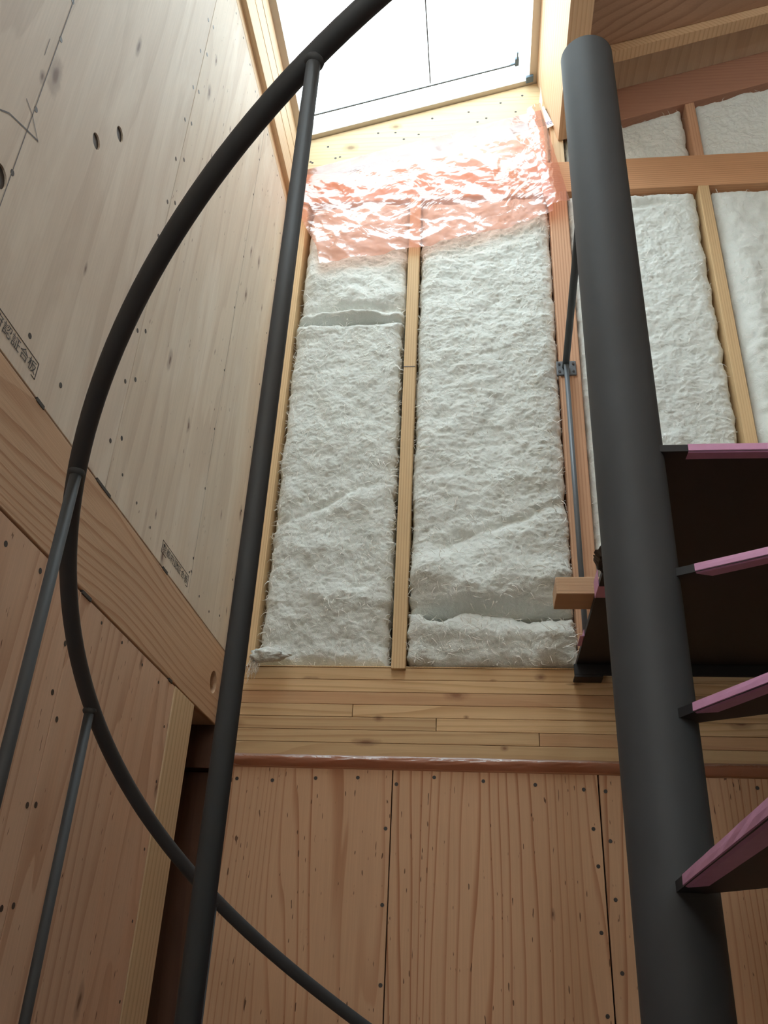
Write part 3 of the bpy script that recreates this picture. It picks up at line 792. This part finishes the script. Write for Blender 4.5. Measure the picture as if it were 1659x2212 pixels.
# ================================================================== pink vapour-barrier film over the top of the wall
def lerp_poly(pts, t):
    t = max(0.0, min(1.0, t)) * (len(pts) - 1)
    i = min(int(t), len(pts) - 2); f = t - i
    return Vector(pts[i]).lerp(Vector(pts[i + 1]), f)
film = empty('vapour_film', (-0.15, 1.97, 2.0), 'crinkled translucent pink plastic film hanging below the skylight header', 'plastic sheet')
top = [(-0.578 + 0.80 * i / 8, 2.588 + SL * (-0.578 + 0.80 * i / 8) - 0.001) for i in range(9)]
bot = [(-0.478, 1.955), (-0.440, 1.968), (-0.345, 1.985), (-0.235, 2.005), (-0.165, 2.015), (-0.060, 2.045), (0.045, 2.072), (0.150, 2.105), (0.240, 2.135)]
bm = bmesh.new()
NX, NZ = 220, 130
G = []
for j in range(NZ + 1):
    v = j / NZ
    row = []
    for i in range(NX + 1):
        u = i / NX
        T, Bq = lerp_poly(top, u), lerp_poly(bot, u)
        p = T.lerp(Bq, v)
        bowx = 0.035 * sin(pi * min(v * 1.2, 1)) * (1 - u) ** 4 * -1.0      # left edge bows out, then runs in to the tail
        x, z = p.x + bowx, p.y
        z += v ** 6 * 0.008 * fbm(x * 16, 3.3, 0, 3)
        w = 0.0
        r1 = 1 - abs(fbm(x * 5.0 + z * 3.5, z * 4.0 - x * 2.0, 1.7, 2))
        r2 = 1 - abs(fbm(x * 13 + z * 9, z * 12 - x * 5, 4.1, 2))
        r3 = 1 - abs(fbm(x * 30 - z * 12, z * 26 + x * 10, 6.4, 2))
        amp = min(1.0, v / 0.25)
        w += amp * (0.010 * r1 + 0.0036 * r2 + 0.0012 * r3)
        w += 0.012 * v
        side = min(u, 1 - u)
        w += 0.010 * math.exp(-(side / 0.06) ** 2) * amp
        y = 1.990 - w
        row.append(bm.verts.new((x, y, z)))
    G.append(row)
for j in range(NZ):
    for i in range(NX):
        bm.faces.new((G[j][i], G[j][i + 1], G[j + 1][i + 1], G[j + 1][i]))
obj('film_sheet', bm, 'film', film, True)
# folded-over right edge
bm = bmesh.new(); G = []
for j in range(81):
    v = j / 80
    zc = 2.645 + (2.165 - 2.645) * v
    xl = 0.175 + 0.045 * v ** 1.2 + 0.004 * fbm(v * 9, 1, 2, 3)
    xr = 0.222 + 0.070 * v ** 1.1
    row = []
    for i in range(19):
        u = i / 18
        x = xl + (xr - xl) * u
        z = zc + 0.030 * (u - 0.5) * (1 - v) + 0.006 * fbm(u * 3, v * 10, 5, 2) - 0.02 * v * (1 - u)
        y = 1.968 - 0.016 * v - 0.010 * sin(pi * u) * (0.4 + 0.6 * v) - 0.003 * (1 - abs(fbm(u * 4, v * 22, 3, 2)))
        row.append(bm.verts.new((x, y, z)))
    G.append(row)
for j in range(80):
    for i in range(18):
        bm.faces.new((G[j][i], G[j][i + 1], G[j + 1][i + 1], G[j + 1][i]))
obj('folded_edge', bm, 'film', film, True)
# seam lines near the top of the film
for x in (-0.42, -0.29, -0.08, 0.12):
    bm = bmesh.new(); z0_ = ceil_z(x)
    prism(bm, [(x, z0_ - 0.012), (x + 0.0012, z0_ - 0.012), (x + 0.0152, z0_ - 0.070), (x + 0.014, z0_ - 0.070)], 'y', 1.9852, 1.9857)
    obj('seam_line', bm, 'paper', film)

# film strip folded along the underside of the floor beam
bm = bmesh.new(); G = []
NXs = 260
for i in range(NXs + 1):
    x = -0.572 + 1.30 * i / NXs
    row = []
    for k_ in range(15):
        a = k_ / 14
        fold = fbm(x * 9, a * 2, 2.2, 3); f2 = 1 - abs(fbm(x * 22 + a * 3, a * 3, 7, 2))
        z = 0.4655 - 0.0265 * a + 0.0012 * fold
        y = 1.9990 - 0.0125 * sin(pi * (0.15 + 0.75 * a)) - 0.0035 * fold * sin(pi * a) - 0.002 * f2 * sin(pi * a)
        row.append(bm.verts.new((x, y, z)))
    G.append(row)
for i in range(NXs):
    for k_ in range(14):
        bm.faces.new((G[i][k_], G[i + 1][k_], G[i + 1][k_ + 1], G[i][k_ + 1]))
st = obj('film_strip', bm, 'film_strip', None, True)
tag(st, 'narrow copper-brown film strip folded along the underside of the laminated beam', 'plastic sheet')

# printed white flashing tape beside the rafter
pt = empty('flashing_tape', (0.235, 1.985, 2.55), 'white printed tape end between the pink film and the rafter beam', 'tape')
bm = bmesh.new()
poly = [(0.222, 2.655), (0.234, 2.660), (0.263, 2.560), (0.240, 2.545)]
prism(bm, [(x, z) for x, z in poly], 'y', 1.9795, 1.9805)
obj('tape_tab', bm, 'paper', pt)
bm = bmesh.new(); prev = None
for q in range(15):
    t = q / 14
    c = Vector((0.224 + 0.005 * t, 1.978 - 0.006 * sin(3 * t), 2.652 + 0.150 * t))
    w = 0.0055 * (1.4 if t > 0.85 else 0.75 + 0.25 * sin(9 * t)); a = 2.2 * t * (1 if t < .85 else .9)
    d = Vector((cos(a * 0.5) * w, sin(a * 0.5) * w * 0.7, 0))
    A, B = bm.verts.new(c - d), bm.verts.new(c + d)
    if prev: bm.faces.new((prev[0], A, B, prev[1]))
    prev = (A, B)
obj('twisted_strip', bm, 'paper', pt)
me = text_mesh('202', 0.022)
ang = -1.0
for v in me.vertices:
    x, y = v.co.x, v.co.y
    v.co = Vector((0.232 + x * 0.80, 1.9790, 2.560 + y * 0.95 + 0.25 * x))
me.transform(Matrix.Translation(-pt.location)); me.materials.clear(); me.materials.append(M['ink_blue'])
o = bpy.data.objects.new('printed_number', me); C.objects.link(o); o.parent = pt

# ================================================================== the spiral stair
PX, PY, PR = 0.2158, 1.09, 0.0485
RR, PITCH, ZW = 0.7209, 2.3447, 0.3063                 # rail radius, rise per turn, rail height on the west side
stair = empty('spiral_staircase', (PX, PY, FZ), 'dark grey steel spiral staircase with round centre pole and helical handrail', 'staircase')
def pol(a, r, z): return Vector((PX + r * cos(a), PY + r * sin(a), z))
bm = bmesh.new()
tube(bm, [(PX, PY, FZ), (PX, PY, 1.590), (PX, PY, 1.5965), (PX, PY, 1.5985)], [PR, PR, PR, PR - 0.0025], 72)
pole = obj('center_pole', bm, 'steel', stair, True)
md = pole.modifiers.new('edges', 'EDGE_SPLIT'); md.split_angle = radians(40)

def rail_z(a): return ZW + PITCH * (a - pi) / (2 * pi)
bm = bmesh.new()
tube(bm, [pol(radians(d), RR, rail_z(radians(d))) for d in [60 + 1.5 * i for i in range(201)]], 0.0099, 20)
obj('handrail', bm, 'steel', stair, True)

TH = 0.011
NOSE = 0.0048
def tread_z(k_): return 0.676 - 0.19 * k_
def tread(k_, a):
    z = tread_z(k_)
    d = Vector((cos(a), sin(a))); nrm = Vector((sin(a), -cos(a)))
    poly = []
    c0 = Vector((PX, PY))
    poly.append(c0 + nrm * NOSE)
    ro = RR + 0.025
    a0 = a - math.asin(NOSE / ro); a1 = a + radians(33)
    for i in range(13):
        t = a0 + (a1 - a0) * i / 12
        poly.append(c0 + Vector((cos(t), sin(t))) * ro)
    poly.append(c0 + Vector((cos(a1), sin(a1))) * 0.01)
    bm = bmesh.new(); prism(bm, [(p.x, p.y) for p in poly], 'z', z, z + TH)
    tr = obj('tread', bm, 'steel_dark', stair)
    # tape wrapped over the nosing: top, front and a strip of the underside
    s0 = {1: 0.073, 2: 0.076, 3: 0.108}.get(k_, 0.10)
    bm = bmesh.new()
    def q(s, o, zz): p = c0 + d * s + nrm * o; return (p.x, p.y, zz)
    e = 0.0012; f_ = NOSE
    prof = [(f_ - 0.022, z - e * 0.6), (f_ - 0.004, z - e), (f_ + e, z + 0.001), (f_ + e, z + TH * 0.55), (f_ + e * 0.6, z + TH), (f_ - 0.003, z + TH + e), (f_ - 0.022, z + TH + e * 0.6)]
    ns = 14
    prev = None
    for i in range(ns + 1):
        s = s0 + (ro - 0.02 - s0) * i / ns
        ring_ = []
        for j, (o_, zz) in enumerate(prof):
            ss = s + (0.014 if (i == 0 and j in (0, 6)) else 0)
            ring_.append(bm.verts.new(q(ss, o_ + 0.0005 * fbm(s * 20, j, k_, 2), zz)))
        if prev:
            for j in range(len(prof) - 1):
                bm.faces.new((prev[j], ring_[j], ring_[j + 1], prev[j + 1]))
        prev = ring_
    tp = obj('masking_tape', bm, 'tape', tr); tp['label'] = 'pink masking tape wrapped over the tread edge'
    md = tp.modifiers.new('thickness', 'SOLIDIFY'); md.thickness = 0.0006
    return tr
for k_ in range(1, 12):
    tread(k_, radians({1: -31.7, 2: -64.0, 3: -93.5}.get(k_, -30 * k_ - 2)))

# landing plate at the upper floor level
lz = 0.676
LX0, LX1, LY0, LY1 = 0.2225, 1.02, 1.060, 1.985
bm = bmesh.new()
prism(bm, [(LX0, LY0), (LX1, LY0), (LX1, LY1), (LX0, LY1)], 'z', lz, lz + TH)
land = obj('landing_plate', bm, 'steel_dark', stair)
boxo('wall_angle', 'steel_dark', land, LX0 - 0.006, LX1, 1.957, 1.965, 0.6505, lz, 0.001)
boxo('wall_angle_foot', 'steel_dark', land, LX0 - 0.006, LX0 + 0.058, 1.957, 1.998, 0.6445, 0.6505, 0.001)
bm = bmesh.new(); e = 0.0012; prev = None
for i in range(15):
    x = 0.292 + (LX1 - 0.01 - 0.292) * i / 14
    ring_ = []
    for j, (y, z) in enumerate([(LY0 + 0.020, lz - e * .6), (LY0 + 0.003, lz - e), (LY0 - e, lz + 0.001), (LY0 - e, lz + TH), (LY0 + 0.003, lz + TH + e), (LY0 + 0.02, lz + TH + e * .6)]):
        ring_.append(bm.verts.new((x, y + 0.0005 * fbm(x * 20, j, 1, 2), z)))
    if prev:
        for j in range(5): bm.faces.new((prev[j], ring_[j], ring_[j + 1], prev[j + 1]))
    prev = ring_
tp = obj('masking_tape', bm, 'tape', land); tp['label'] = 'pink masking tape over the landing front edge'
md = tp.modifiers.new('thickness', 'SOLIDIFY'); md.thickness = 0.0006
# strap of tape round the landing edge under the timber block, and a small tab further back
bm = bmesh.new()
box(bm, LX0 - 0.0012, LX0 + 0.11, 1.520, 1.572, lz - 0.0012, lz - 0.0002); box(bm, LX0 - 0.0014, LX0 - 0.0002, 1.517, 1.575, lz - 0.001, lz + TH + 0.022)
tp = obj('tape_strap', bm, 'tape', land); tp['label'] = 'pink tape strap under the timber block'
bm = bmesh.new(); box(bm, LX0 - 0.010, LX0 - 0.0003, 1.775, 1.835, lz - 0.002, lz - 0.0006); box(bm, LX0 - 0.0016, LX0 - 0.0002, 1.775, 1.835, lz - 0.002, lz + TH + .002)
tp = obj('tape_tab', bm, 'tape', land); tp['label'] = 'small bright pink tape tab on the landing edge'
# crumpled scrap on the landing edge
bm = bmesh.new(); prev = None; rr = random.Random(12)
for i in range(16):
    t = i / 15
    y = 1.345 + 0.115 * t
    out = 0.022 * sin(pi * t) ** 0.7 + 0.006 * fbm(t * 9, 1, 1, 3)
    ring_ = [bm.verts.new((LX0 - 0.001, y, lz + 0.004)), bm.verts.new((LX0 - out * 0.6, y + 0.004 * fbm(t * 7, 2, 2, 2), lz - 0.004 + 0.010 * fbm(t * 6, 3, 1, 2))), bm.verts.new((LX0 - out, y + 0.006 * fbm(t * 8, 4, 4, 2), lz + 0.006 + 0.014 * fbm(t * 5, 8, 1, 2)))]
    if prev:
        for j in range(2): bm.faces.new((prev[j], ring_[j], ring_[j + 1], prev[j + 1]))
    prev = ring_
sp = obj('crumpled_scrap', bm, 'nail', land); sp['label'] = 'crumpled dark scrap stuck to the landing edge'

# balusters: one per tread, from the tread up into the rail
for d, zb in ((90, tread_z(9)), (120, tread_z(8)), (150.5, tread_z(7)), (180.75, tread_z(6)), (206.8, tread_z(5)), (240.75, tread_z(4)), (270, tread_z(3)), (300, tread_z(2)), (330, tread_z(1)), (358, tread_z(0))):
    a = radians(d)
    bm = bmesh.new()
    tube(bm, [pol(a, RR, zb + TH * 0.5), pol(a, RR, rail_z(a) - 0.003)], 0.0063, 16)
    b_ = obj('baluster', bm, 'steel', stair, True)
    bm = bmesh.new()
    bmesh.ops.create_icosphere(bm, subdivisions=2, radius=0.0092, matrix=Matrix.Translation(pol(a, RR, rail_z(a) - 0.0085)) @ Matrix.Diagonal((1, 1, 0.7, 1)))
    obj('weld', bm, 'steel', b_, True)

# level landing rail from the wall bracket to the pole, with its upright
HZ = 1.545
bm = bmesh.new(); tube(bm, [(0.2465, 1.978, HZ), (0.236, 1.53, HZ), (PX + 0.005, PY, HZ)], 0.0095, 18)
obj('landing_rail', bm, 'steel', stair, True)
bm = bmesh.new(); tube(bm, [(0.2475, 1.957, lz + 0.002), (0.2460, 1.957, HZ - 0.002)], 0.0066, 16)
obj('landing_upright', bm, 'bracket', stair, True)
br = obj('wall_bracket', box(bmesh.new(), 0.2215, 0.276, 1.979, 1.986, 1.519, 1.567, 0.002), 'bracket', stair)
for x, z in ((0.2295, 1.556), (0.268, 1.556), (0.2295, 1.530), (0.268, 1.530)):
    bm = bmesh.new(); tube(bm, [(x, 1.983, z), (x, 1.9765, z)], 0.0036, 12); obj('bolt', bm, 'nail', br)

# ================================================================== timber block lying on the landing edge
blk = boxo('timber_block', 'block', None, 0.150, 0.300, 1.583, 1.662, lz + TH + 0.0006, lz + TH + 0.0366, 0.0015)
tag(blk, 'short planed timber offcut overhanging the left edge of the landing', 'timber')
